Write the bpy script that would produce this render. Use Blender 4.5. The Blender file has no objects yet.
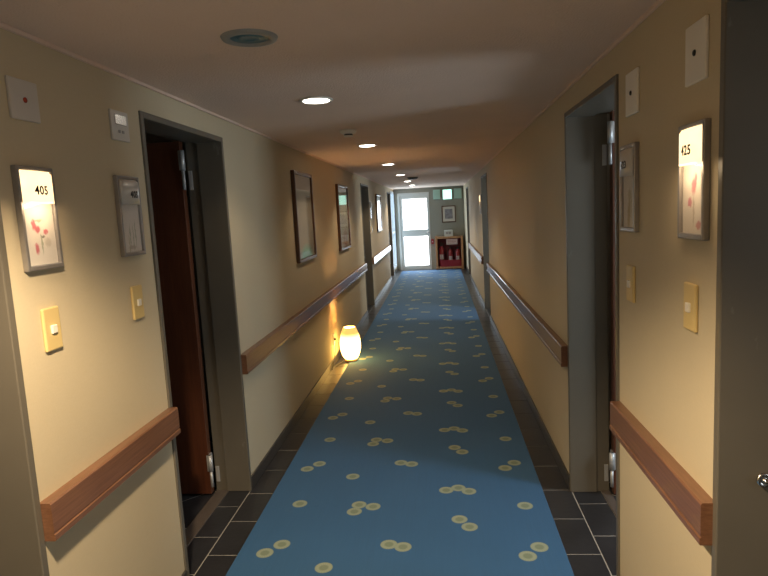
import bpy, bmesh, math, random
from mathutils import Vector, Matrix
random.seed(7)
PI = math.pi
SC = bpy.context.scene
COL = SC.collection

# ------------------------------------------------------------------ layout (metres)
XL, XR = -1.107, 0.632          # faces of the left and right wall
ZC = 2.034                      # ceiling
YE, YB = 15.1, -3.2             # end wall, wall behind the camera
WT = 0.19                       # wall thickness
DOORS_L = [(0.54, 1.437), (2.227, 3.10), (8.68, 9.62), (13.15, 13.98)]
DOORS_R = [(0.53, 1.424), (2.194, 3.058), (7.90, 8.86), (12.72, 13.60)]
DTOP = 1.925

# ------------------------------------------------------------------ materials
def nt(name):
    m = bpy.data.materials.new(name); m.use_nodes = True
    return m, m.node_tree, m.node_tree.nodes['Principled BSDF']

def node(t, typ, **kw):
    n = t.nodes.new(typ)
    for k, v in kw.items():
        setattr(n, k, v)
    return n

def link(t, a, b): t.links.new(a, b)

def val(t, x, sock):
    if hasattr(x, 'links'): t.links.new(x, sock)
    else: sock.default_value = x

def mth(t, op, a, b=None, c=None, clamp=False):
    n = node(t, 'ShaderNodeMath', operation=op, use_clamp=clamp)
    val(t, a, n.inputs[0])
    if b is not None: val(t, b, n.inputs[1])
    if c is not None: val(t, c, n.inputs[2])
    return n.outputs[0]

def mix(t, f, a, b):
    n = node(t, 'ShaderNodeMix', data_type='RGBA')
    val(t, f, n.inputs[0]); val(t, a, n.inputs[6]); val(t, b, n.inputs[7])
    return n.outputs[2]

def noise(t, scale, detail=3, vec=None, stretch=None, rough=.5):
    n = node(t, 'ShaderNodeTexNoise')
    n.inputs['Scale'].default_value = scale; n.inputs['Detail'].default_value = detail
    n.inputs['Roughness'].default_value = rough
    tc = node(t, 'ShaderNodeTexCoord')
    src = tc.outputs['Object']
    if stretch:
        mp = node(t, 'ShaderNodeMapping'); mp.inputs['Scale'].default_value = stretch
        link(t, src, mp.inputs['Vector']); src = mp.outputs[0]
    link(t, src, n.inputs['Vector'])
    return n.outputs['Fac']

def bump(t, p, h, strength=.2, dist=.002):
    b = node(t, 'ShaderNodeBump')
    b.inputs['Strength'].default_value = strength; b.inputs['Distance'].default_value = dist
    link(t, h, b.inputs['Height']); link(t, b.outputs[0], p.inputs['Normal'])

def c4(c): return (c[0], c[1], c[2], 1)

def plain(name, col, rough=.5, metal=0., var=.12, scale=12, bmp=0, bscale=200, stretch=None, coat=0., bdist=.001, spec=None):
    m, t, p = nt(name)
    f = noise(t, scale, 4, stretch=stretch)
    lo = tuple(x * (1 - var) for x in col); hi = tuple(min(1, x * (1 + var)) for x in col)
    link(t, mix(t, f, c4(lo), c4(hi)), p.inputs['Base Color'])
    p.inputs['Roughness'].default_value = rough; p.inputs['Metallic'].default_value = metal
    if coat: p.inputs['Coat Weight'].default_value = coat; p.inputs['Coat Roughness'].default_value = .05
    if spec is not None: p.inputs['Specular IOR Level'].default_value = spec
    if bmp: bump(t, p, noise(t, bscale, 2), bmp, bdist)
    return m

def emis(name, col, strength, base=(.8, .8, .8)):
    m, t, p = nt(name)
    p.inputs['Base Color'].default_value = c4(base)
    p.inputs['Emission Color'].default_value = c4(col)
    p.inputs['Emission Strength'].default_value = strength
    p.inputs['Roughness'].default_value = .4
    return m

def wood(name, dark, light, rough=.35, axis=(3, .35, 14), coat=.15):
    m, t, p = nt(name)
    f = noise(t, 9, 6, stretch=axis, rough=.65)
    g = noise(t, 60, 3, stretch=axis)
    r = node(t, 'ShaderNodeValToRGB')
    r.color_ramp.elements[0].position = .3; r.color_ramp.elements[0].color = c4(dark)
    r.color_ramp.elements[1].position = .7; r.color_ramp.elements[1].color = c4(light)
    link(t, mth(t, 'ADD', mth(t, 'MULTIPLY', f, .75), mth(t, 'MULTIPLY', g, .25)), r.inputs[0])
    link(t, r.outputs[0], p.inputs['Base Color'])
    p.inputs['Roughness'].default_value = rough
    p.inputs['Coat Weight'].default_value = coat
    bump(t, p, g, .15, .0006)
    return m

def wallpaper():
    m, t, p = nt('woven wallpaper')
    big = noise(t, 1.6, 3); fine = noise(t, 260, 2, stretch=(1, 1, .25)); fine2 = noise(t, 240, 2, stretch=(1, .2, 1))
    s = mth(t, 'ADD', mth(t, 'MULTIPLY', fine, .5), mth(t, 'MULTIPLY', fine2, .5))
    a = mix(t, big, (.58, .49, .34, 1), (.63, .535, .375, 1))
    col = mix(t, mth(t, 'MULTIPLY', s, .35), a, (.45, .38, .25, 1))
    link(t, col, p.inputs['Base Color'])
    p.inputs['Roughness'].default_value = .75
    p.inputs['Specular IOR Level'].default_value = .15
    bump(t, p, s, .35, .0012)
    return m

def carpet_mat():
    m, t, p = nt('blue patterned carpet')
    tc = node(t, 'ShaderNodeTexCoord')
    sx = node(t, 'ShaderNodeSeparateXYZ'); link(t, tc.outputs['Object'], sx.inputs[0])
    x = sx.outputs[0]
    y = mth(t, 'FLOORED_MODULO', mth(t, 'SUBTRACT', sx.outputs[1], 2.30), 0.883)
    dots = [(-.84, 2.46), (-.78, 2.53), (-.785, 2.915), (-.55, 2.35), (-.485, 2.83), (-.47, 2.90), (-.395, 2.88),
            (-.285, 2.53), (-.22, 2.51), (-.02, 3.055), (.045, 3.08), (.10, 3.04), (.04, 2.75), (.085, 2.68),
            (.37, 2.88), (.32, 2.44), (.38, 2.51)]
    dmin = None; ang = None
    R = .0385
    total = None; rad = None
    for i, (dx, dy) in enumerate(dots):
        ax = mth(t, 'SUBTRACT', x, dx); ay = mth(t, 'SUBTRACT', y, dy - 2.30)
        d = mth(t, 'SQRT', mth(t, 'ADD', mth(t, 'MULTIPLY', ax, ax), mth(t, 'MULTIPLY', ay, ay)))
        dmin = d if dmin is None else mth(t, 'MINIMUM', dmin, d)
        ins = mth(t, 'LESS_THAN', d, R)
        w = mth(t, 'MULTIPLY', mth(t, 'SINE', mth(t, 'MULTIPLY', mth(t, 'ARCTAN2', ay, ax), 18.)), ins)
        rad = w if rad is None else mth(t, 'ADD', rad, w)
    q = mth(t, 'DIVIDE', dmin, R)
    mask = node(t, 'ShaderNodeMapRange'); link(t, q, mask.inputs[0])
    mask.inputs[1].default_value = 1.04; mask.inputs[2].default_value = .96
    rr = node(t, 'ShaderNodeValToRGB'); link(t, q, rr.inputs[0])
    e = rr.color_ramp.elements
    e[0].position = 0; e[0].color = (.23, .27, .18, 1)
    e[1].position = 1; e[1].color = (.31, .36, .25, 1)
    k = e.new(.42); k.color = (.22, .265, .17, 1)
    k = e.new(.62); k.color = (.38, .42, .30, 1)
    k = e.new(.86); k.color = (.37, .41, .29, 1)
    flower = mix(t, mth(t, 'MULTIPLY', mth(t, 'MULTIPLY_ADD', rad, .5, .5, True), .35), rr.outputs[0], (.20, .28, .22, 1))
    big = noise(t, 2.2, 3); st = noise(t, 110, 3, stretch=(1, .03, 1)); fine = noise(t, 420, 2)
    blue = mix(t, big, (.029, .112, .255, 1), (.038, .135, .305, 1))
    blue = mix(t, mth(t, 'MULTIPLY', st, .6), blue, (.028, .098, .205, 1))
    flower = mix(t, mth(t, 'MULTIPLY', fine, .3), flower, (.12, .17, .12, 1))
    link(t, mix(t, mask.outputs[0], blue, flower), p.inputs['Base Color'])
    p.inputs['Roughness'].default_value = .85
    p.inputs['Sheen Weight'].default_value = .1; p.inputs['Sheen Roughness'].default_value = .5
    p.inputs['Sheen Tint'].default_value = (.55, .75, 1, 1)
    bump(t, p, fine, .5, .002)
    return m

def paper_art(name, paper, blobs, coord='Object'):
    """paper with soft painted blobs: (u, v, radius, colour) in metres, u = local y, v = local z"""
    m, t, p = nt(name)
    tc = node(t, 'ShaderNodeTexCoord'); sx = node(t, 'ShaderNodeSeparateXYZ'); link(t, tc.outputs['Object'], sx.inputs[0])
    col = mix(t, noise(t, 30, 2), c4(paper), c4(tuple(v * .93 for v in paper)))
    wob = mth(t, 'MULTIPLY', mth(t, 'SUBTRACT', noise(t, 90, 3), .5), .016)
    for (u, v, r, c) in blobs:
        a = mth(t, 'SUBTRACT', sx.outputs[1], u); b = mth(t, 'SUBTRACT', sx.outputs[2], v)
        ru, rv = (r if isinstance(r, tuple) else (r, r))
        a = mth(t, 'DIVIDE', mth(t, 'ADD', a, wob), ru); b = mth(t, 'DIVIDE', mth(t, 'SUBTRACT', b, wob), rv)
        d = mth(t, 'SQRT', mth(t, 'ADD', mth(t, 'MULTIPLY', a, a), mth(t, 'MULTIPLY', b, b)))
        k = node(t, 'ShaderNodeMapRange'); link(t, d, k.inputs[0]); k.inputs[1].default_value = 1.1; k.inputs[2].default_value = .6
        k.inputs[4].default_value = .85
        col = mix(t, k.outputs[0], col, c4(c))
    link(t, col, p.inputs['Base Color'])
    p.inputs['Roughness'].default_value = .5
    return m

def glass_mat(name='clear glass', tint=(1, 1, 1)):
    m, t, p = nt(name)
    out = [n for n in t.nodes if n.type == 'OUTPUT_MATERIAL'][0]
    tr = node(t, 'ShaderNodeBsdfTransparent'); tr.inputs[0].default_value = c4(tint)
    gl = node(t, 'ShaderNodeBsdfGlossy'); gl.inputs['Roughness'].default_value = .03
    fr = node(t, 'ShaderNodeFresnel'); fr.inputs[0].default_value = 1.5
    mx = node(t, 'ShaderNodeMixShader')
    ge = node(t, 'ShaderNodeNewGeometry')
    link(t, mth(t, 'MULTIPLY', fr.outputs[0], mth(t, 'SUBTRACT', 1., ge.outputs['Backfacing'])), mx.inputs[0]); link(t, tr.outputs[0], mx.inputs[1]); link(t, gl.outputs[0], mx.inputs[2])
    link(t, mx.outputs[0], out.inputs[0])
    return m

M = {}
M['wall'] = wallpaper()
M['carpet'] = carpet_mat()
M['ceiling'] = plain('sprayed ceiling plaster', (.78, .60, .49), .9, var=.06, scale=3, bmp=.8, bscale=140, bdist=.004)
M['slate'] = plain('dark slate tile', (.027, .028, .033), .33, var=.45, scale=5, bmp=.35, bscale=35, bdist=.002)
M['room_grout'] = plain('pale room grout', (.62, .60, .56), .7)
M['grout'] = plain('grout', (.42, .40, .36), .8)
M['threshold'] = plain('brown stone threshold', (.11, .088, .075), .45, var=.2, scale=20, bmp=.2)
M['skirt'] = plain('dark slate skirting', (.045, .042, .040), .3, var=.3, scale=8, bmp=.2, bscale=40)
def scuffed_steel():
    m, t, p = nt('grey painted steel')
    f = noise(t, 6, 4); sc = noise(t, 9, 5, stretch=(1, 1, .5), rough=.7)
    k = node(t, 'ShaderNodeMapRange'); link(t, sc, k.inputs[0]); k.inputs[1].default_value = .66; k.inputs[2].default_value = .70; k.inputs[4].default_value = .45
    link(t, mix(t, k.outputs[0], mix(t, f, (.118, .104, .082, 1), (.142, .126, .100, 1)), (.24, .22, .19, 1)), p.inputs['Base Color'])
    p.inputs['Roughness'].default_value = .42
    bump(t, p, noise(t, 60, 2), .06, .001)
    return m
M['steel'] = scuffed_steel()
M['steel_plain'] = plain('grey painted steel', (.135, .118, .092), .42, var=.1, scale=6, bmp=.06, bscale=60)
M['rail'] = wood('brown handrail wood', (.125, .054, .027), (.255, .122, .066), .34, (6, .5, 18), .35)
M['leaf'] = wood('red brown door veneer', (.060, .018, .009), (.115, .038, .017), .38, (5, 5, .35), .25)
M['frame_wood'] = wood('picture frame wood', (.07, .028, .014), (.13, .055, .027), .35, (10, 10, 1), .3)
M['case_wood'] = wood('light case wood', (.36, .17, .075), (.50, .27, .13), .4, (6, 6, 1), .1)
M['hinge'] = plain('dull silver hinge metal', (.52, .53, .54), .42, .45, var=.05)
M['chrome'] = plain('brushed nickel', (.62, .61, .60), .25, 1., var=.05)
M['pewter'] = plain('pewter sign frame', (.34, .32, .31), .34, .6, var=.15, scale=40)
M['white_plastic'] = plain('white plastic', (.80, .76, .68), .32, var=.03)
M['dim_plastic'] = plain('grey white plastic', (.58, .54, .49), .3, var=.03)
M['cream_plastic'] = plain('yellowed switch plate', (.66, .50, .22), .35, var=.04)
M['black'] = plain('black plastic', (.015, .014, .014), .4)
M['red_led'] = plain('red lens', (.30, .03, .015), .2)
M['glass'] = glass_mat()
M['white_paint'] = plain('white painted metal', (.56, .57, .53), .4, var=.04)
M['pale_blue_paint'] = plain('pale painted window frame', (.60, .66, .70), .4, var=.04)
M['endwall'] = plain('grey green wall', (.26, .25, .20), .7, var=.08, scale=4, bmp=.3, bscale=160)
M['plaster'] = plain('room plaster', (.30, .27, .22), .8, var=.06)
M['red'] = plain('red enamel', (.24, .012, .020), .28, var=.06, coat=.4)
M['dark_red'] = plain('dark red lining', (.16, .015, .022), .6, var=.1)
M['label'] = plain('white paper label', (.42, .37, .37), .6)
M['pink_label'] = plain('pale pink notice', (.50, .38, .36), .6)
M['blue_glass'] = plain('dim blue lens', (.045, .15, .21), .4, var=.15, scale=30, coat=.1)
M['rim_metal'] = plain('grey lamp rim', (.30, .30, .29), .5, .1, var=.08)
M['diffuser'] = emis('lit downlight diffuser', (1, .93, .80), 14)
M['lit_box'] = None
M['day'] = emis('daylight behind frosted glass', (.93, .98, 1), 2.6)
M['day_room'] = emis('daylight in the room window', (.85, .94, 1), 3)
M['exit_lit'] = emis('lit exit sign panel', (.45, 1, .80), 1.15)
M['green_reflect'] = plain('glass with painted green reflection', (.38, .56, .46), .3, var=.05)  # pale green colour stands in for a green reflection on glass panels
M['shade'] = None
M['mat_board'] = plain('cream mat board', (.52, .49, .42), .6)
M['print'] = plain('grey landscape print', (.20, .19, .20), .5, var=1.0, scale=14)

def lit_box_mat():
    m, t, p = nt('lit number box')
    f = noise(t, 14, 2)
    tc = node(t, 'ShaderNodeTexCoord'); sx = node(t, 'ShaderNodeSeparateXYZ'); link(t, tc.outputs['Object'], sx.inputs[0])
    p.inputs['Base Color'].default_value = (.75, .68, .5, 1)
    link(t, mix(t, f, (1, .62, .26, 1), (1, .80, .50, 1)), p.inputs['Emission Color'])
    p.inputs['Emission Strength'].default_value = 1.35
    return m
M['lit_box'] = lit_box_mat()

def shade_mat():
    m, t, p = nt('glowing paper lamp shade')
    tc = node(t, 'ShaderNodeTexCoord'); sx = node(t, 'ShaderNodeSeparateXYZ'); link(t, tc.outputs['Object'], sx.inputs[0])
    w = mth(t, 'MULTIPLY_ADD', mth(t, 'SINE', mth(t, 'MULTIPLY', sx.outputs[2], 420.)), .06, .94)
    z = node(t, 'ShaderNodeMapRange'); link(t, sx.outputs[2], z.inputs[0])   # the bulb sits low, the rim gets less of it
    z.inputs[1].default_value = .29; z.inputs[2].default_value = .215; z.inputs[3].default_value = .85; z.inputs[4].default_value = 12.0
    p.inputs['Base Color'].default_value = (.8, .62, .35, 1)
    p.inputs['Emission Color'].default_value = (1, .56, .13, 1)
    link(t, mth(t, 'MULTIPLY', z.outputs[0], w), p.inputs['Emission Strength'])
    return m
M['shade'] = shade_mat()

# ------------------------------------------------------------------ mesh helpers
def box(bm, x0, x1, y0, y1, z0, z1, bev=0, mi=0):
    if x0 > x1: x0, x1 = x1, x0
    r = bmesh.ops.create_cube(bm, size=1)
    vs = r['verts']
    for v in vs:
        v.co = Vector((x0 + (v.co.x + .5) * (x1 - x0), y0 + (v.co.y + .5) * (y1 - y0), z0 + (v.co.z + .5) * (z1 - z0)))
    fs = {f for v in vs for f in v.link_faces}
    for f in fs: f.material_index = mi
    if bev:
        es = list({e for v in vs for e in v.link_edges})
        bmesh.ops.bevel(bm, geom=es, offset=bev, segments=2, affect='EDGES', profile=.5, material=-1)
    return vs

def lathe(bm, prof, c=(0, 0, 0), axis='Z', seg=32, mi=0, cap=True):
    rings = []
    for r, h in prof:
        ring = []
        for i in range(seg):
            a = 2 * PI * i / seg
            if axis == 'Z': co = (c[0] + r * math.cos(a), c[1] + r * math.sin(a), c[2] + h)
            elif axis == 'X': co = (c[0] + h, c[1] + r * math.cos(a), c[2] + r * math.sin(a))
            else: co = (c[0] + r * math.cos(a), c[1] + h, c[2] + r * math.sin(a))
            ring.append(bm.verts.new(co))
        rings.append(ring)
    for a, b in zip(rings, rings[1:]):
        for i in range(seg):
            f = bm.faces.new((a[i], a[(i + 1) % seg], b[(i + 1) % seg], b[i])); f.material_index = mi; f.smooth = True
    if cap:
        for ring in (rings[0], rings[-1]):
            try: f = bm.faces.new(ring); f.material_index = mi
            except ValueError: pass

def tube(bm, pts, r, seg=10):
    pts = [Vector(p) for p in pts]; rings = []
    for i, p in enumerate(pts):
        d = (pts[min(i + 1, len(pts) - 1)] - pts[max(i - 1, 0)]).normalized()
        up = Vector((0, 0, 1)) if abs(d.z) < .9 else Vector((1, 0, 0))
        a = d.cross(up).normalized(); b = d.cross(a).normalized()
        rings.append([bm.verts.new(p + r * (math.cos(2 * PI * k / seg) * a + math.sin(2 * PI * k / seg) * b)) for k in range(seg)])
    for a, b in zip(rings, rings[1:]):
        for i in range(seg):
            bm.faces.new((a[i], a[(i + 1) % seg], b[(i + 1) % seg], b[i])).smooth = True
    bm.faces.new(rings[0]); bm.faces.new(rings[-1])

def smooth_path(pts, n=8):
    P = [Vector(p) for p in pts]; out = []
    for i in range(len(P) - 1):
        p0 = P[max(i - 1, 0)]; p1 = P[i]; p2 = P[i + 1]; p3 = P[min(i + 2, len(P) - 1)]
        for k in range(n):
            s = k / n
            out.append(.5 * ((2 * p1) + (-p0 + p2) * s + (2 * p0 - 5 * p1 + 4 * p2 - p3) * s * s + (-p0 + 3 * p1 - 3 * p2 + p3) * s ** 3))
    out.append(P[-1]); return out

def prism(bm, prof, y0, y1, mi=0):
    """prof: list of (x, z), extruded along y"""
    a = [bm.verts.new((x, y0, z)) for x, z in prof]; b = [bm.verts.new((x, y1, z)) for x, z in prof]
    n = len(prof)
    for i in range(n):
        bm.faces.new((a[i], a[(i + 1) % n], b[(i + 1) % n], b[i])).material_index = mi
    bm.faces.new(a).material_index = mi; bm.faces.new(b).material_index = mi

def obj(name, bm, mats, parent=None, label=None, world=True):
    """vertices are in world coordinates (in the parent's frame if world is False)"""
    bmesh.ops.recalc_face_normals(bm, faces=bm.faces[:])
    me = bpy.data.meshes.new(name); 
    if parent is not None and world:
        off = origin(parent)
        bmesh.ops.translate(bm, verts=bm.verts[:], vec=-off)
    bm.to_mesh(me); bm.free()
    for m in (mats if isinstance(mats, (list, tuple)) else [mats]): me.materials.append(m)
    o = bpy.data.objects.new(name, me); COL.objects.link(o)
    if parent is not None: o.parent = parent
    if label: o['label'] = label
    return o

def origin(o):
    v = Vector(o.location)
    while o.parent is not None:
        o = o.parent; v += Vector(o.location)
    return v

def thing(name, label, cat, loc, group=None):
    o = bpy.data.objects.new(name, None); COL.objects.link(o); o.empty_display_size = .1
    o.location = loc; o['label'] = label; o['category'] = cat
    if group: o['group'] = group
    return o

def tag(o, label, cat, group=None):
    o['label'] = label; o['category'] = cat
    if group: o['group'] = group
    return o

def struct(o): o['kind'] = 'structure'; return o

def rootless(name, bm, mats, loc):
    """top-level single mesh with its origin at loc"""
    bmesh.ops.translate(bm, verts=bm.verts[:], vec=-Vector(loc))
    o = obj(name, bm, mats); o.location = loc
    return o

def dup(root, loc, label=None):
    r = root.copy(); COL.objects.link(r); r.location = loc
    if label: r['label'] = label
    for ch in list(root.children):
        c = ch.copy(); COL.objects.link(c); c.parent = r
        for g in ch.children:
            d = g.copy(); COL.objects.link(d); d.parent = c
    return r

def text_on_bow(txt, size, parent, side, T, ty, tz, yb0, yb1):
    """raised digits that follow the bowed face of a number box"""
    cu = bpy.data.curves.new('number', 'FONT'); cu.body = txt; cu.size = size; cu.extrude = .0004; cu.offset = size * .022
    cu.align_x = 'CENTER'; cu.align_y = 'CENTER'; cu.space_character = 1.12
    tmp = bpy.data.objects.new('number_source', cu); COL.objects.link(tmp)
    me = bpy.data.meshes.new_from_object(tmp.evaluated_get(bpy.context.evaluated_depsgraph_get()))
    bpy.data.objects.remove(tmp); bpy.data.curves.remove(cu)
    off = origin(parent)
    for v in me.vertices:
        y = ty + (v.co.x if side < 0 else -v.co.x)
        u = min(1, max(0, (y - yb0) / (yb1 - yb0)))
        v.co = Vector((T(.018 + .010 * math.sin(PI * u) ** .6 + .0012 + v.co.z), y, tz + v.co.y)) - off
    me.materials.clear(); me.materials.append(M['black'])
    o = bpy.data.objects.new('number', me); COL.objects.link(o); o.parent = parent
    return o

# ------------------------------------------------------------------ shell
def wall_side(name, side):
    xf = XL if side < 0 else XR
    xb = xf + side * WT
    doors = DOORS_L if side < 0 else DOORS_R
    bm = bmesh.new(); y = YB
    for (a, b) in doors:
        box(bm, xf, xb, y, a + .01, 0, ZC); box(bm, xf, xb, a + .01, b - .01, DTOP - .01, ZC); y = b - .01
    if side < 0:
        wa, wb, wz0, wz1 = 14.02, 15.07, .12, 1.97
        box(bm, xf, xb, y, wa, 0, ZC); box(bm, xf, xb, wb, YE, 0, ZC)
        box(bm, xf, xb, wa, wb, 0, wz0); box(bm, xf, xb, wa, wb, wz1, ZC)
    else:
        box(bm, xf, xb, y, YE, 0, ZC)
    return struct(obj(name, bm, M['wall']))
wall_side('wall_left', -1); wall_side('wall_right', 1)

bm = bmesh.new()
dx0, dx1, dz1 = -1.01, -.224, 1.925
box(bm, XL - WT, dx0, YE, YE + .12, 0, ZC); box(bm, dx1, XR + WT, YE, YE + .12, 0, ZC); box(bm, dx0, dx1, YE, YE + .12, dz1, ZC)
struct(obj('wall_end', bm, M['endwall']))
bm = bmesh.new(); box(bm, XL - WT, XR + WT, YB - .1, YB, 0, ZC); struct(obj('wall_back', bm, M['wall']))
bm = bmesh.new(); box(bm, -2.7, 2.9, YB - .1, YE + .12, ZC, ZC + .1); struct(obj('ceiling', bm, M['ceiling']))

# thin trim where wall meets ceiling
for nm, x0, x1 in (('trim_1', XL, XL + .012), ('trim_2', XR - .012, XR)):
    bm = bmesh.new(); box(bm, x0, x1, YB, YE, ZC - .012, ZC, .002); struct(obj(nm, bm, M['ceiling']))

# corridor floor: slate tiles in two running-bond columns on each side, grout bed, thresholds
bm = bmesh.new()
box(bm, XL - .19, XR + .19, YB, YE + .12, -.06, -.002, mi=1)
P = .2975; g = .0025
def tiles(x0, x1, off):
    y = off - math.ceil((off - YB) / P) * P
    while y < YE:
        a, b = max(y, YB) + g, min(y + P, YE) - g
        if b > a: box(bm, x0 + g, x1 - g, a, b, -.01, random.uniform(-.0006, .0), .0015, mi=0)
        y += P
tiles(-1.255 + .15 - .149, -1.105, 2.605 - P)      # inside left doorways (hidden elsewhere by the wall)
tiles(-1.105, -.956, 2.454); tiles(.485, .634, 2.466); tiles(.634, .783, 2.612)
x = -.956
while x < .47: tiles(x, x + .24, 2.454 if int((x + 1) * 10) % 2 else 2.6); x += .2402   # under the runner
for (a, b) in DOORS_L: box(bm, -1.30, -1.228, a, b, -.02, .004, .002, mi=2)
for (a, b) in DOORS_R: box(bm, .782, .824, a, b, -.02, .004, .002, mi=2)
struct(obj('floor', bm, [M['slate'], M['grout'], M['threshold']]))

# floors of the rooms: slate tiles laid diagonally
def room_floor(name, x0, x1, y0, y1):
    bm = bmesh.new()
    s = .2975; rt = math.sqrt(.5)
    n = int(8 / s)
    cx, cy = (x0 + x1) / 2, (y0 + y1) / 2
    k = int(max(x1 - x0, y1 - y0) / s) + 2
    for i in range(-k, k):
        for j in range(-k, k):
            pts = []
            for (u, v) in ((i * s + g, j * s + g), ((i + 1) * s - g, j * s + g), ((i + 1) * s - g, (j + 1) * s - g), (i * s + g, (j + 1) * s - g)):
                pts.append(Vector((cx + (u - v) * rt, cy + (u + v) * rt, 0)))
            if max(p.x for p in pts) < x0 or min(p.x for p in pts) > x1 or max(p.y for p in pts) < y0 or min(p.y for p in pts) > y1: continue
            bm.faces.new([bm.verts.new(p) for p in pts])
    for (co, no) in (((x0, 0, 0), (-1, 0, 0)), ((x1, 0, 0), (1, 0, 0)), ((0, y0, 0), (0, -1, 0)), ((0, y1, 0), (0, 1, 0))):
        bmesh.ops.bisect_plane(bm, geom=bm.verts[:] + bm.edges[:] + bm.faces[:], plane_co=co, plane_no=no, clear_outer=True)
    box(bm, x0, x1, y0, y1, -.06, -.002, mi=1)
    return struct(obj(name, bm, [M['slate'], M['room_grout']]))

# small entrance rooms behind every doorway
ROOMS = [(-1, -.25, 1.80), (-1, 1.86, 3.9), (-1, 8.2, 10.2), (-1, 12.6, 14.14),
         (1, -.25, 1.72), (1, 1.78, 3.5), (1, 7.3, 9.4), (1, 12.2, 14.1)]
RX = {-1: -2.6, 1: 2.4}
win_n = 2
for i, (s, y0, y1) in enumerate(ROOMS):
    xa = (XL if s < 0 else XR) + s * WT
    xb = RX[s]
    room_floor('floor_room', min(xa, xb), max(xa, xb), y0, y1)
    bm = bmesh.new()
    box(bm, xa, xb, y0 - .05, y0, 0, ZC); box(bm, xa, xb, y1, y1 + .05, 0, ZC)
    has_win = (s > 0)
    if has_win:
        a, b = y0 + .10, min(y0 + .70, y1 - .2)
        box(bm, xb, xb + .1, y0 - .05, a, 0, ZC); box(bm, xb, xb + .1, b, y1 + .05, 0, ZC)
        box(bm, xb, xb + .1, a, b, 0, .75); box(bm, xb, xb + .1, a, b, 1.93, ZC)
    else:
        box(bm, xb - .1, xb, y0 - .05, y1 + .05, 0, ZC)
    struct(obj('wall_room', bm, M['plaster']))
    if has_win:
        fb = bmesh.new()
        for (p, q, r_, t_) in ((a, b, .75, .79), (a, b, 1.89, 1.93), (a, a + .04, .79, 1.89), (b - .04, b, .79, 1.89), ((a + b) / 2 - .015, (a + b) / 2 + .015, .79, 1.89)):
            box(fb, xb + .02, xb + .07, p, q, r_, t_)
        w = struct(obj('window_%d' % win_n, fb, M['white_paint'])); win_n += 1
        pb = bmesh.new(); box(pb, xb + .04, xb + .048, a + .03, b - .03, .78, 1.90)
        obj('pane', pb, M['day_room'], w)
        L = bpy.data.lights.new('daylight', 'AREA'); L.shape = 'RECTANGLE'; L.size = 1.05; L.size_y = b - a - .08
        L.energy = {0: .4, 1: 20, 2: 20}.get(i - 4, 8); L.color = (.72, .88, 1)
        lo = bpy.data.objects.new('daylight', L); COL.objects.link(lo)
        lo.location = (xb - .03, (a + b) / 2, 1.2)
        # aim into the room, slightly towards the doorway
        dirv = Vector((-1, .42, -.42)).normalized()
        lo.rotation_euler = dirv.to_track_quat('-Z', 'Y').to_euler()
        L.size, L.size_y = b - a - .08, .85

# skirting strips between the doors
for nm, side, doors, x0, x1 in (('baseboard_left', -1, DOORS_L, XL, XL + .010), ('baseboard_right', 1, DOORS_R, XR - .010, XR)):
    bm = bmesh.new(); y = YB
    for (a, b) in doors + [(YE, YE)]:
        box(bm, x0, x1, y, a, 0, .072, .002); y = b
    struct(obj(nm, bm, M['skirt']))

# ------------------------------------------------------------------ doors
hinge_z = ((.056, .235), (1.665, 1.863))
def make_door(n, side, a, b):
    xf = XL if side < 0 else XR
    W = lambda w: xf + side * w          # w = depth into the wall (negative = proud of it)
    rt = bpy.data.objects.new('door_%d' % n, None); COL.objects.link(rt); rt.location = (xf, (a + b) / 2, 0); struct(rt)
    th = .025
    bm = bmesh.new()
    for (p, q, pr) in ((a, a + th, a + .016), (b - th, b, b - .016)):
        box(bm, W(-.008), W(.128), p, q, 0, DTOP, .003)
        lo, hi = (p, pr) if p == a else (pr, q)
        box(bm, W(.127), W(.19), lo, hi, 0, DTOP)
    box(bm, W(-.008), W(.128), a + th - .002, b - th + .002, DTOP - th, DTOP, .003)
    box(bm, W(.127), W(.19), a + .016, b - .016, DTOP - .016, DTOP)
    fr = obj('door_frame', bm, M['steel'], rt)
    # strike plate on the near jamb
    # leaf swung fully into the room, hinged on the far jamb
    y1 = b - .036; y0 = y1 - .042; wl = (b - a) - .05
    bm = bmesh.new(); box(bm, W(.197), W(.197 + wl), y0, y1, .012, DTOP - .014, .002)
    leaf = obj('door_leaf', bm, M['leaf'], rt)
    for (z0, z1) in hinge_z:
        bm = bmesh.new()
        zm = (z0 + z1) / 2
        box(bm, W(.166), W(.186), b - .016 - .004, b - .016 + .001, z0, zm, .001)
        box(bm, W(.190), W(.2), y0 + .002, y1 - .002, zm, z1, .001)
        lathe(bm, [(.0, 0), (.008, 0), (.008, zm - z0 - .002), (.0, zm - z0 - .002)], (W(.186), y0 - .004, z0), seg=16)
        lathe(bm, [(.0, 0), (.013, 0), (.013, z1 - zm), (.0, z1 - zm)], (W(.186), y0 - .004, zm), seg=16)
        box(bm, W(.184), W(.204), y0 - .009, y0 - .001, zm, z1, .001)
        obj('hinge', bm, M['hinge'], rt)
    bm = bmesh.new()
    hx = W(.197 + wl - .07)
    for yy, s in ((y0, -1), (y1, 1)):
        lathe(bm, [(0, 0), (.024, 0), (.024, s * .008), (0, s * .008)], (hx, yy, .95), 'Y', 20)
        lathe(bm, [(0, 0), (.009, 0), (.009, s * .04), (0, s * .04)], (hx, yy, .95), 'Y', 12)
        box(bm, hx - side * .1, hx + side * .01, yy + s * .032 - .007, yy + s * .032 + .007, .942, .958, .003)
    obj('door_handle', bm, M['chrome'], leaf)
    return rt
n = 1
for (a, b) in DOORS_L: make_door(n, -1, a, b); n += 1
for (a, b) in DOORS_R: d = make_door(n, 1, a, b); n += 1
near_right = bpy.data.objects['door_5']; near_left = bpy.data.objects['door_1']

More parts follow.
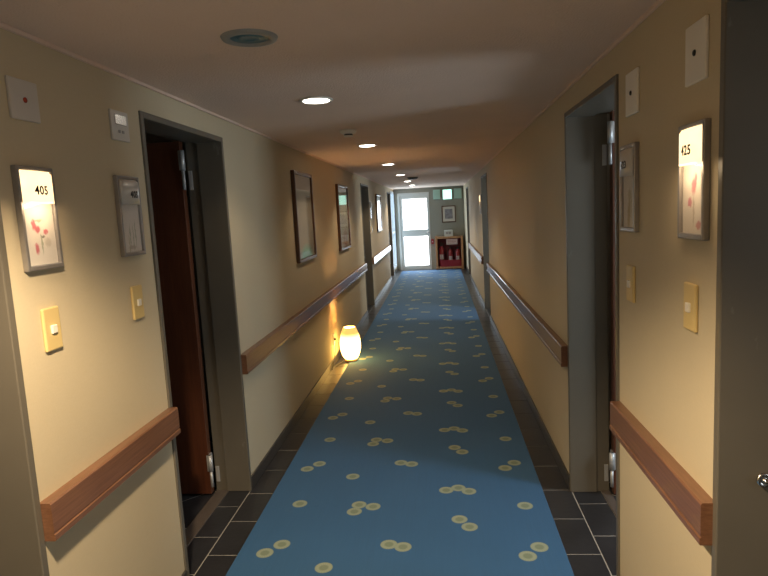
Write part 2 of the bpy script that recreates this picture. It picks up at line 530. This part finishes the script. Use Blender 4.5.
# chrome round latch catch on the far jamb of the nearest right doorway
bm = bmesh.new()
lathe(bm, [(0, 0), (.017, 0), (.017, -.004), (.012, -.006), (.010, -.003), (.004, -.003), (.004, -.012), (0, -.013)], (.724, DOORS_R[0][1] - .032, .838), 'Y', 28)
obj('latch_catch', bm, M['chrome'], near_right)

# ------------------------------------------------------------------ carpet runner
bm = bmesh.new(); box(bm, -.962, .485, YB + .1, YE - .28, .0005, .0065, .0015)
tag(obj('carpet_runner', bm, M['carpet']), 'long blue carpet runner with green-yellow flower dots down the corridor', 'carpet')

# ------------------------------------------------------------------ handrails
def rail(side, y0, y1, label):
    xf = XL if side < 0 else XR; s = -side
    T = lambda w: xf + s * w
    bm = bmesh.new()
    top, bot = .768, .660
    prof = [(T(0), bot), (T(.036), bot), (T(.038), bot + .002), (T(.038), bot + .017), (T(.036), bot + .019), (T(.034), bot + .020),
            (T(.034), bot + .023), (T(.036), bot + .024), (T(.036), top - .004), (T(.032), top), (T(0), top)]
    prism(bm, prof, y0, y1)
    loc = (xf, (y0 + y1) / 2, bot)
    return tag(rootless('handrail', bm, M['rail'], loc), label, 'handrail', 'wooden handrails along both walls')
rail(-1, 1.437, 2.235, 'short wooden handrail on left wall below the 405 and 403 signs')
rail(-1, 3.10, 8.66, 'longest left-wall wooden handrail, under the two nearer pictures and above the glowing lamp')
rail(-1, 9.66, 13.12, 'far wooden handrail on left wall, shining white, under the farthest picture')
rail(1, 1.418, 2.19, 'short wooden handrail on right wall below the lit 425 sign')
rail(1, 3.075, 7.88, 'long wooden handrail on right wall between the second and third doorways')
rail(1, 8.88, 12.70, 'distant right-wall wooden handrail just before the fire extinguisher case')

# ------------------------------------------------------------------ room number signs
def sign(side, y0, z0, text, lit, blobs, label, group='framed room number signs'):
    """y0 near edge, .162 wide, .28 high"""
    xf = XL if side < 0 else XR; s = -side
    T = lambda w: xf + s * w
    w, h = .153, .282; y1 = y0 + w; z1 = z0 + h
    rt = thing('room_number_sign', label, 'sign', (xf, (y0 + y1) / 2, z0), group)
    bm = bmesh.new(); fw = .012; d = .017
    box(bm, T(0), T(d), y0, y0 + fw, z0, z1, .003); box(bm, T(0), T(d), y1 - fw, y1, z0, z1, .003)
    box(bm, T(0), T(d), y0 + fw - .003, y1 - fw + .003, z1 - fw, z1, .003); box(bm, T(0), T(d), y0 + fw - .003, y1 - fw + .003, z0, z0 + fw * 1.2, .003)
    obj('sign_frame', bm, M['pewter'], rt)
    bm = bmesh.new(); box(bm, T(0), T(.007), y0 + fw - .001, y1 - fw + .001, z0 + fw, z1 - fw)
    art = obj('painting', bm, paper_art('sign painting ' + (text or 'far'), (.74, .69, .64), blobs), rt)
    bm = bmesh.new(); box(bm, T(.010), T(.012), y0 + fw, y1 - fw, z0 + fw, z1 - fw)
    obj('glass_pane', bm, M['glass'], rt)
    # bowed number box on the upper third, standing proud of the frame
    bm = bmesh.new(); yb0, yb1 = y0 + fw + .001, y1 - fw - .001; zb0, zb1 = z0 + h * .645, z1 - fw
    N = 14; rows = []
    for k in range(N + 1):
        u = k / N; out = .018 + .010 * math.sin(PI * u) ** .6
        yy = yb0 + (yb1 - yb0) * u
        rows.append((yy, out))
    va = [bm.verts.new((T(o_), yy, zb0)) for yy, o_ in rows]; vm = [bm.verts.new((T(o_), yy, zb1 - .008)) for yy, o_ in rows]
    vb = [bm.verts.new((T(o_ - .010), yy, zb1)) for yy, o_ in rows]
    wa = [bm.verts.new((T(.012), yy, zb0)) for yy, o_ in rows]; wb = [bm.verts.new((T(.012), yy, zb1)) for yy, o_ in rows]
    for k in range(N):
        for p, q in ((va, vm), (vm, vb), (vb, wb), (wb, wa), (wa, va)):
            f = bm.faces.new((p[k], p[k + 1], q[k + 1], q[k]))
            if p is va or p is vm: f.smooth = True
    for k in (0, N): bm.faces.new((va[k], vm[k], vb[k], wb[k], wa[k]))
    bx = obj('number_box', bm, M['lit_box'] if lit else M['dim_plastic'], rt, 'glowing number box' if lit else None)
    if text:
        ty = y0 + w * ((.49 if lit else .56) if side < 0 else .48)
        text_on_bow(text, .033, bx, side, T, ty, zb0 + .034, yb0, yb1)
    if lit:
        L = bpy.data.lights.new('sign_glow', 'AREA'); L.size = .1; L.energy = .3; L.color = (1, .72, .42)
        lo = bpy.data.objects.new('sign_bulb', L); COL.objects.link(lo); lo.parent = rt
        lo.location = (s * .046, 0, h * .64); lo.rotation_euler = Vector((-s * .25, 0, -1)).to_track_quat('-Z', 'Y').to_euler()
    return rt
PINK = (.52, .07, .12); GRN = (.30, .34, .24); PALE = (.46, .40, .34); OLV = (.40, .30, .14)
# blob coordinates are in the painting's own frame (origin = sign base centre)
def fl(side, L): return [(u * (1 if side < 0 else -1), v, r, c) for (u, v, r, c) in L]
sign(-1, 1.497, 1.390, '405', True, [(-.022, .125, (.010, .018), PINK), (-.008, .112, (.012, .012), PINK), (.026, .103, (.012, .009), PINK),
     (-.018, .058, (.010, .016), PINK), (.012, .090, (.010, .005), (.12, .10, .08)), (.03, .075, (.016, .014), (.55, .50, .44)), (.004, .07, (.004, .03), GRN), (.0, .135, (.02, .004), GRN)],
     'lit sign 405 in a grey metal frame with red flower painting, left wall')
sign(-1, 1.994, 1.390, '403', False, [(-.01, .07, (.003, .05), GRN), (.012, .06, (.003, .06), GRN), (.028, .08, (.004, .05), GRN), (.0, .03, (.03, .008), PALE), (-.02, .04, (.004, .04), (.45, .42, .28))],
     'unlit sign 403 in a grey metal frame with pale grass painting beside doorway')
sign(1, 1.476, 1.392, '425', True, [(.0, .13, (.014, .022), (.50, .15, .20)), (-.012, .145, (.008, .02), (.50, .15, .2)), (.022, .09, (.014, .014), (.50, .13, .2)), (-.03, .035, (.016, .010), (.52, .2, .22)), (.0, .07, (.005, .04), PALE)],
     'lit sign 425 in a grey metal frame with pink flower painting, right wall')
sign(1, 1.976, 1.392, '423', False, [(.0, .08, (.008, .07), OLV), (.012, .05, (.012, .05), OLV), (-.016, .09, (.006, .06), (.42, .36, .2)), (0, .12, (.02, .02), (.48, .42, .3))],
     'unlit sign 423 in a grey metal frame with golden stalk painting beside doorway')
sign(-1, 9.72, 1.392, None, False, [(.0, .07, (.02, .04), PALE)], 'small distant framed sign on left wall between the third doorway and farthest picture')
sign(1, 8.98, 1.392, None, True, [(.0, .07, (.02, .04), PALE)], 'small distant lit sign on right wall just past the third doorway')

# ------------------------------------------------------------------ switches and call-lamp plates
def switch(side, y, z0, label):
    xf = XL if side < 0 else XR; s = -side; T = lambda w: xf + s * w
    rt = thing('light_switch', label, 'switch', (xf, y, z0), 'yellowed wall switches')
    bm = bmesh.new(); box(bm, T(0), T(.010), y - .036, y + .036, z0, z0 + .122, .004); obj('cover_plate', bm, M['cream_plastic'], rt)
    bm = bmesh.new(); box(bm, T(.008), T(.016), y - .011, y + .011, z0 + .048, z0 + .072, .002); obj('rocker', bm, M['white_plastic'], rt, 'small white rocker')
switch(-1, 1.576, 1.160, 'yellow switch plate with white rocker below lit sign 405')
switch(-1, 2.065, 1.160, 'yellow switch plate with white rocker below unlit sign 403')
switch(1, 1.567, 1.158, 'yellow switch plate with white rocker below lit sign 425')
switch(1, 2.047, 1.158, 'yellow switch plate with white rocker below unlit sign 423')
switch(-1, 9.80, 1.160, 'tiny distant switch plate on left wall past the third doorway')

def plate(side, y, z0, h, w, mat, led, label):
    xf = XL if side < 0 else XR; s = -side; T = lambda q: xf + s * q
    rt = thing('call_lamp_plate', label, 'wall plate', (xf, y, z0), 'plates high on the walls')
    bm = bmesh.new(); box(bm, T(0), T(.009), y - w / 2, y + w / 2, z0, z0 + h, .003); obj('cover_plate', bm, mat, rt)
    zc = z0 + h * .5
    if led == 'window':
        bm = bmesh.new(); box(bm, T(.008), T(.013), y - w * .32, y + w * .32, z0 + h * .52, z0 + h * .86, .002); obj('clear_cover', bm, M['chrome'], rt, 'shiny clear cover')
        bm = bmesh.new()
        for k in (-1, 1): box(bm, T(.008), T(.012), y + k * .012 - .006, y + k * .012 + .006, z0 + h * .25, z0 + h * .35, .001)
        obj('button', bm, M['pewter'], rt)
    else:
        bm = bmesh.new(); lathe(bm, [(0, 0), (.0075, 0), (.0075, s * .003), (.005, s * .005), (0, s * .006)], (T(.008), y, zc), 'X', 20)
        obj('indicator_lamp', bm, M['red_led'] if side < 0 else M['black'], rt, 'small dark lamp dot')
plate(-1, 1.577, 1.795, .108, .116, M['dim_plastic'], 'led', 'square grey-white plate with red dot high above lit sign 405')
plate(-1, 2.070, 1.795, .103, .116, M['dim_plastic'], 'window', 'plate with shiny cover high above unlit sign 403')
plate(1, 1.552, 1.766, .14, .116, M['white_plastic'], 'led', 'tall white plate with dark dot high above lit sign 425')
plate(1, 2.032, 1.764, .135, .116, M['white_plastic'], 'led', 'tall white plate with dark dot high above unlit sign 423')

# ------------------------------------------------------------------ pictures on the left wall
def picture(y0, y1, z0, z1, name_mat, label):
    T = lambda q: XL + q
    rt = thing('framed_picture', label, 'picture', (XL, (y0 + y1) / 2, z0), 'tall framed pictures on the left wall')
    fw = .028; d = .03
    bm = bmesh.new()
    box(bm, T(0), T(d), y0, y0 + fw, z0, z1, .004); box(bm, T(0), T(d), y1 - fw, y1, z0, z1, .004)
    box(bm, T(0), T(d), y0 + fw - .003, y1 - fw + .003, z1 - fw, z1, .004); box(bm, T(0), T(d), y0 + fw - .003, y1 - fw + .003, z0, z0 + fw, .004)
    obj('picture_frame', bm, M['frame_wood'], rt)
    bm = bmesh.new(); box(bm, T(.004), T(.014), y0 + fw - .002, y1 - fw + .002, z0 + fw - .002, z1 - fw + .002); obj('artwork', bm, name_mat, rt)
    bm = bmesh.new(); box(bm, T(.018), T(.020), y0 + fw - .001, y1 - fw + .001, z0 + fw - .001, z1 - fw + .001); obj('glass_pane', bm, M['glass'], rt)
picture(4.54, 5.19, 1.136, 1.849, paper_art('art one', (.46, .40, .31), [(0, .02, (.24, .115), (.22, .74, .66)), (.0, .52, (.5, .05), (.18, .16, .13))]),
        'nearest wood-framed picture on left wall, teal shape at its foot')
picture(6.53, 7.26, 1.093, 1.825, paper_art('art two', (.34, .32, .25), [(.05, .12, (.16, .11), (.22, .08, .05)), (.05, .12, (.06, .05), (.42, .34, .26))]),
        'middle wood-framed picture on left wall, before the third doorway')
picture(10.69, 11.43, 1.154, 1.816, paper_art('art three', (.62, .62, .58), [(.0, .2, (.15, .1), (.5, .5, .45))]),
        'farthest framed picture on left wall, pale and reflecting white window light')

# ------------------------------------------------------------------ ceiling fittings
RIMG = 'round downlights along the ceiling'
def downlight(y, x=-.547):
    rt = thing('downlight', 'x', 'ceiling light', (x, y, ZC), RIMG)
    bm = bmesh.new(); lathe(bm, [(.060, 0), (.078, 0), (.080, -.003), (.072, -.008), (.062, -.006), (.060, 0)], (0, 0, 0), cap=False)
    obj('rim', bm, M['white_plastic'], rt, world=False)
    bm = bmesh.new(); lathe(bm, [(0, -.001), (.063, -.001), (.060, -.007), (.035, -.011), (0, -.012)], (0, 0, 0), cap=False)
    obj('diffuser', bm, M['diffuser'], rt, world=False)
    L = bpy.data.lights.new('downlight_beam', 'SPOT'); L.energy = POW; L.color = (1, .775, .50)
    L.spot_size = math.radians(134); L.spot_blend = .45; L.shadow_soft_size = .05
    lo = bpy.data.objects.new('downlight_bulb', L); COL.objects.link(lo); lo.parent = rt; lo.location = (0, 0, -.07)
    return rt
POW = 6
proto = downlight(2.85)
LBL = {2.85: 'brightest, nearest lit white downlight on the ceiling', 4.87: 'second lit downlight, just past the smoke detector', 6.93: 'third lit downlight along the ceiling, above the middle picture',
       9.10: 'fourth lit downlight along the ceiling, before the black ceiling unit', 11.2: 'fifth lit downlight, directly beside the black ceiling unit', 13.1: 'farthest lit downlight, close to the end wall',
       .80: 'lit downlight overhead, between the two nearest doorways', -1.25: 'lit downlight in the ceiling behind the viewer'}
proto['label'] = LBL[2.85]
PW = {4.87: 6, 6.93: 17, 9.10: 24, 11.2: 26, 13.1: 24, .80: 128, -1.25: 80}
for y in (4.87, 6.93, 9.10, 11.2, 13.1, .80, -1.25):
    d = dup(proto, (-.547, y, ZC), LBL[y])
    for c in d.children:
        if c.type == 'LIGHT': c.data = c.data.copy(); c.data.energy = PW[y]

rt = thing('recessed_lamp', 'unlit round ceiling lamp with blue lens and grey rim, nearest overhead', 'ceiling light', (-.538, 1.82, ZC))
bm = bmesh.new(); lathe(bm, [(.056, -.002), (.062, -.010), (.080, -.007), (.084, 0)], (0, 0, 0), cap=False, seg=40); obj('rim', bm, M['rim_metal'], rt, world=False)
bm = bmesh.new(); lathe(bm, [(0, -.0035), (.02, -.0035), (.022, -.005), (.036, -.005), (.038, -.003), (.059, -.0025)], (0, 0, 0), cap=False, seg=40); obj('lens', bm, M['blue_glass'], rt, world=False)

rt = thing('smoke_detector', 'small white smoke detector on the ceiling between two lit downlights', 'smoke detector', (-.56, 3.94, ZC))
bm = bmesh.new(); lathe(bm, [(.0, 0), (.055, 0), (.055, -.012), (.045, -.022), (.030, -.026)], (0, 0, 0)); obj('base', bm, M['white_plastic'], rt, world=False)
bm = bmesh.new(); lathe(bm, [(.0, -.024), (.027, -.024), (.027, -.036), (.0, -.036)], (0, 0, 0)); obj('sensor_chamber', bm, M['black'], rt, world=False)
bm = bmesh.new(); lathe(bm, [(.0, -.035), (.031, -.035), (.029, -.042), (.0, -.045)], (0, 0, 0)); obj('cap', bm, M['white_plastic'], rt, world=False)

rt = thing('ceiling_unit', 'small black round ceiling unit beside the far downlights', 'ceiling unit', (-.40, 9.97, ZC))
bm = bmesh.new(); lathe(bm, [(.0, 0), (.085, 0), (.085, -.02), (.06, -.035), (.0, -.037)], (0, 0, 0)); obj('housing', bm, M['black'], rt, world=False)
bm = bmesh.new(); lathe(bm, [(.085, -.0), (.096, -.0), (.094, -.006), (.085, -.008)], (0, 0, 0), cap=False); obj('mounting_ring', bm, M['pewter'], rt, world=False)

# ------------------------------------------------------------------ floor lamp and its outlet
LX, LY = -.950, 5.93
rt = thing('floor_lamp', 'glowing egg-shaped paper lamp on the floor by the left wall', 'lamp', (LX, LY, .007))
prof = [(.052, .022), (.066, .030), (.082, .055), (.097, .095), (.1045, .14), (.106, .18), (.102, .225), (.093, .27), (.080, .31), (.066, .342), (.060, .350)]
bm = bmesh.new(); lathe(bm, prof + [(.057, .350), (.063, .338)], (0, 0, 0), seg=48, cap=False); obj('lamp_shade', bm, M['shade'], rt, world=False)
bm = bmesh.new(); lathe(bm, [(0, 0), (.062, 0), (.066, .006), (.064, .016), (.050, .022), (0, .022)], (0, 0, 0), seg=40); obj('lamp_base', bm, M['case_wood'], rt, world=False)
bm = bmesh.new(); lathe(bm, [(0, .022), (.018, .022), (.018, .07), (0, .07)], (0, 0, 0), seg=20)
socket = obj('bulb_socket', bm, M['white_plastic'], rt, world=False)
bm = bmesh.new(); lathe(bm, [(.0, .069), (.012, .07), (.026, .10), (.030, .13), (.022, .16), (0, .17)], (0, 0, 0), seg=24)
obj('bulb', bm, emis('lamp bulb', (1, .75, .4), 12), socket, world=False)
bm = bmesh.new()
tube(bm, smooth_path([(LX - .055, LY - .02, .016), (LX - .10, LY - .10, .010), (-1.085, 5.72, .006), (-1.085, 5.60, .006), (-1.088, 5.64, .03), (-1.086, 5.78, .12), (-1.082, 5.84, .20), (-1.078, 5.85, .245)]), .0035)
obj('power_cord', bm, M['black'], rt)
rt2 = thing('wall_outlet', 'small outlet plate low on left wall behind the glowing lamp', 'outlet', (XL, 5.85, .19))
bm = bmesh.new(); box(bm, XL, XL + .009, 5.815, 5.885, .19, .31, .003); obj('cover_plate', bm, M['white_plastic'], rt2)
bm = bmesh.new(); box(bm, XL + .008, XL + .030, 5.838, 5.862, .243, .263, .003); obj('plug', bm, M['black'], rt2)
L = bpy.data.lights.new('lamp_glow', 'POINT'); L.energy = 16.0; L.color = (1, .62, .30); L.shadow_soft_size = .02
lo = bpy.data.objects.new('lamp_glow', L); COL.objects.link(lo); lo.location = (LX, LY, .25)

# ------------------------------------------------------------------ end wall: glazed door, case, signs
rt = bpy.data.objects.new('door_9', None); COL.objects.link(rt); rt.location = ((dx0 + dx1) / 2, YE, 0); struct(rt)
bm = bmesh.new()
for (a, b, c, d) in ((dx0, dx0 + .05, 0, dz1), (dx1 - .05, dx1, 0, dz1), (dx0 + .048, dx1 - .048, dz1 - .05, dz1)):
    box(bm, a, b, YE - .015, YE + .11, c, d, .003)
obj('door_frame', bm, M['white_paint'], rt)
lx0, lx1 = dx0 + .052, dx1 - .052
bm = bmesh.new(); yl0, yl1 = YE + .012, YE + .05
PX0, PX1 = -.895, -.286
box(bm, lx0, PX0, yl0, yl1, .01, dz1 - .052, .002); box(bm, PX1, lx1, yl0, yl1, .01, dz1 - .052, .002)
box(bm, PX0, PX1, yl0, yl1, .01, .105, .002); box(bm, PX0, PX1, yl0, yl1, .84, 1.008, .002); box(bm, PX0, PX1, yl0, yl1, 1.775, dz1 - .052, .002)
leaf = obj('door_leaf', bm, M['white_paint'], rt)
for (z0, z1) in ((.10, .845), (1.003, 1.78)):
    bm = bmesh.new(); box(bm, PX0 - .004, PX1 + .004, yl0 + .012, yl0 + .018, z0, z1); obj('glass_pane', bm, M['day'], leaf, 'bright frosted glass pane')
bm = bmesh.new()
lathe(bm, [(0, 0), (.022, 0), (.022, -.008), (0, -.008)], (PX1 + .03, yl0, .93), 'Y', 20); box(bm, PX1 - .06, PX1 + .038, yl0 - .045, yl0 - .033, .923, .937, .003)
box(bm, PX1 + .024, PX1 + .036, yl0 - .04, yl0, .924, .936)
obj('door_handle', bm, M['chrome'], leaf)
L = bpy.data.lights.new('door_daylight', 'AREA'); L.shape = 'RECTANGLE'; L.size = .62; L.size_y = 1.6; L.energy = 9; L.color = (.66, .85, 1)
lo = bpy.data.objects.new('door_daylight', L); COL.objects.link(lo); lo.location = (-.59, YE - .03, .95); lo.rotation_euler = (-PI / 2, 0, 0)

# glazed side window in the left wall beside the end door
fb = bmesh.new(); wa, wb, wz0, wz1 = 14.02, 15.07, .12, 1.97
for (p, q, r_, t_) in ((wa, wb, wz0, wz0 + .05), (wa, wb, wz1 - .05, wz1), (wa, wa + .05, wz0 + .05, wz1 - .05), (wb - .05, wb, wz0 + .05, wz1 - .05),
                       (wa + .05, wb - .05, .95, 1.0), ((wa + wb) / 2 - .02, (wa + wb) / 2 + .02, wz0 + .05, wz1 - .05)):
    box(fb, XL - .06, XL + .012, p, q, r_, t_, .002)
w1 = struct(obj('window_1', fb, M['pale_blue_paint']))
bm = bmesh.new(); box(bm, XL - .045, XL - .038, wa + .04, wb - .04, wz0 + .04, wz1 - .04)
obj('pane', bm, emis('pale sky behind window', (.66, .84, 1), 1.5, (.5, .6, .7)), w1)
bm = bmesh.new(); box(bm, XL + .001, XL + .004, 14.50, 14.72, 1.18, 1.30)
bm.free()

# fire extinguisher case
CX0, CX1, CY0, CY1 = -.112, .566, YE - .30, YE - .005
rt = thing('extinguisher_case', 'open-fronted wooden case with dark red lining against the end wall', 'cabinet', ((CX0 + CX1) / 2, CY0 + .15, 0))
t_ = .05
for nm, (a, b, c, d) in {'side_panel': (CX0, CX0 + t_, 0, .825), 'side_panel_': (CX1 - t_, CX1, 0, .81), 'top_panel': (CX0 + t_, CX1 - t_, .765, .81), 'bottom_panel': (CX0 + t_, CX1 - t_, .02, .07)}.items():
    bm = bmesh.new(); box(bm, a, b, CY0, CY1, c, d, .003); obj(nm.rstrip('_'), bm, M['case_wood'], rt)
bm = bmesh.new(); box(bm, CX0 + t_, CX1 - t_, CY1 - .015, CY1 - .002, .07, .765); obj('back_panel', bm, M['dark_red'], rt, 'dark red back')
bm = bmesh.new(); box(bm, CX0 + .11, CX1 - t_ - .004, CY0 + .01, CY0 + .03, .072, .235, .004); obj('front_board', bm, M['red'], rt, 'low red board')
bm = bmesh.new(); box(bm, .16, .43, CY0 + .004, CY0 + .012, .615, .745, .002); nb = obj('notice_plate', bm, M['pink_label'], rt, 'pale pinkish notice plate')
bm = bmesh.new()
for k in range(3): box(bm, .19, .40 - .04 * (k == 2), CY0 + .002, CY0 + .0045, .715 - .035 * k, .722 - .035 * k)
obj('notice_lines', bm, M['dark_red'], nb)

def extinguisher(x, r, h, label):
    e = thing('fire_extinguisher', label, 'fire extinguisher', (x, CY0 + .15, .0705), 'red fire extinguishers in the case')
    bm = bmesh.new(); lathe(bm, [(0, 0), (r * .92, 0), (r, .012), (r, h * .66), (r * .85, h * .75), (r * .45, h * .81), (r * .3, h * .84), (0, h * .84)], (0, 0, 0)); cyl = obj('cylinder', bm, M['red'], e, world=False)
    bm = bmesh.new()
    for k in range(12):
        a0 = -PI / 2 - .8 + 1.6 * k / 12; a1 = -PI / 2 - .8 + 1.6 * (k + 1) / 12; R_ = r + .001
        bm.faces.new([bm.verts.new(v) for v in ((R_ * math.cos(a0), R_ * math.sin(a0), h * .30), (R_ * math.cos(a1), R_ * math.sin(a1), h * .30), (R_ * math.cos(a1), R_ * math.sin(a1), h * .50), (R_ * math.cos(a0), R_ * math.sin(a0), h * .50))])
    obj('label', bm, M['label'], cyl, world=False)
    bm = bmesh.new(); lathe(bm, [(0, h * .83), (r * .34, h * .83), (r * .34, h * .89), (0, h * .89)], (0, 0, 0), seg=16)
    box(bm, -r * .2, r * 1.0, -.008, .008, h * .93, h * .95, .002); box(bm, -r * .2, r * .9, -.008, .008, h * .88, h * .90, .002); box(bm, -r * .25, 0, -.008, .008, h * .88, h * 1.0, .002)
    obj('valve', bm, M['black'], e, world=False)
    bm = bmesh.new(); tube(bm, smooth_path([(-r * .25, 0, h * .87), (-r * .95, -.01, h * .82), (-r * 1.12, -.02, h * .6), (-r * 1.10, -.02, h * .35), (-r * 1.06, -.02, h * .2)]), .007, 8)
    obj('hose', bm, M['black'], e, world=False)
extinguisher(.035, .070, .60, 'tallest fire extinguisher at the left end of the wooden case')
extinguisher(.250, .060, .50, 'middle one of the three fire extinguishers in the case')
extinguisher(.430, .060, .50, 'fire extinguisher at the right end of the wooden case')

rt = thing('notice_box', 'small white box standing on top of the fire extinguisher case', 'box', (.222, CY0 + .12, .8105))
bm = bmesh.new(); box(bm, .118, .328, CY0 + .06, CY0 + .20, .8105, .965, .006); obj('housing', bm, M['white_paint'], rt)
bm = bmesh.new(); box(bm, .16, .21, CY0 + .056, CY0 + .062, .87, .92, .001); box(bm, .225, .285, CY0 + .056, CY0 + .062, .865, .925, .001); obj('dark_mark', bm, M['pewter'], rt)

rt = thing('alarm_box', 'small red box on end wall between white door and wooden case', 'box', (-.18, YE, .63))
bm = bmesh.new(); box(bm, -.215, -.148, YE - .045, YE, .63, .755, .004); obj('housing', bm, M['red'], rt)
bm = bmesh.new(); lathe(bm, [(0, 0), (.015, 0), (.013, -.01), (0, -.012)], (-.18, YE - .044, .69), 'Y', 18); obj('button', bm, M['label'], rt)

rt = thing('framed_print', 'square grey print with cream mat on the end wall', 'picture', (.25, YE, 1.15))
bm = bmesh.new(); a, b, c, d = .078, .420, 1.150, 1.560; fw = .022
for q in ((a, a + fw, c, d), (b - fw, b, c, d), (a + fw, b - fw, c, c + fw), (a + fw, b - fw, d - fw, d)): box(bm, q[0], q[1], YE - .022, YE, q[2], q[3], .002)
obj('picture_frame', bm, M['frame_wood'], rt)
bm = bmesh.new(); box(bm, a + fw, b - fw, YE - .010, YE - .002, c + fw, d - fw); mt = obj('mat_board', bm, M['mat_board'], rt)
bm = bmesh.new(); box(bm, a + .075, b - .075, YE - .012, YE - .009, c + .09, d - .08); obj('print', bm, M['print'], mt)

def panel(x0, x1, z0, z1, mat, name, label, cat='sign', rim=True):
    rt = thing(name, label, cat, ((x0 + x1) / 2, YE, z0), None)
    bm = bmesh.new(); box(bm, x0 - .012, x1 + .012, YE - .035, YE, z0 - .012, z1 + .012, .003); obj('housing', bm, M['steel'] if mat is M['exit_lit'] else M['green_reflect'], rt)
    bm = bmesh.new(); box(bm, x0, x1, YE - .042, YE - .034, z0, z1, .002); obj('face_panel', bm, mat, rt)
    return rt
panel(-.108, .045, 1.742, 1.955, M['green_reflect'], 'glass_panel', 'glass panel with painted pale green reflection to the left of the glowing exit sign')
panel(.122, .338, 1.722, 1.955, M['exit_lit'], 'exit_sign', 'glowing green-white square exit sign high on the end wall')
panel(.405, .570, 1.735, 1.960, M['green_reflect'], 'glass_panel', 'glass panel with painted pale green reflection to the right of the glowing exit sign')

# ------------------------------------------------------------------ world, camera
w = bpy.data.worlds.new('world'); SC.world = w; w.use_nodes = True
w.node_tree.nodes['Background'].inputs[0].default_value = (.5, .65, .9, 1); w.node_tree.nodes['Background'].inputs[1].default_value = .3

yaw, pit, rol = .0966379, -.1266491, .0531961
R = Matrix.Rotation(yaw, 3, 'Z') @ Matrix.Rotation(pit, 3, 'X') @ Matrix.Rotation(rol, 3, 'Y')
right, fwd, up = R.col[0], R.col[1], R.col[2]
mat = Matrix(((right.x, up.x, -fwd.x, 0), (right.y, up.y, -fwd.y, 0), (right.z, up.z, -fwd.z, 1.5), (0, 0, 0, 1)))
cd = bpy.data.cameras.new('camera'); cam = bpy.data.objects.new('camera', cd); COL.objects.link(cam)
cam.matrix_world = mat; cd.sensor_width = 36; cd.lens = 599.58 * 36 / 768; cd.clip_start = .02
SC.camera = cam
vs = SC.view_settings; vs.view_transform = 'Standard'; vs.look = 'None'; vs.gamma = 1; vs.use_curve_mapping = False
vs.exposure = 0.45
SC.cycles.max_bounces = 8
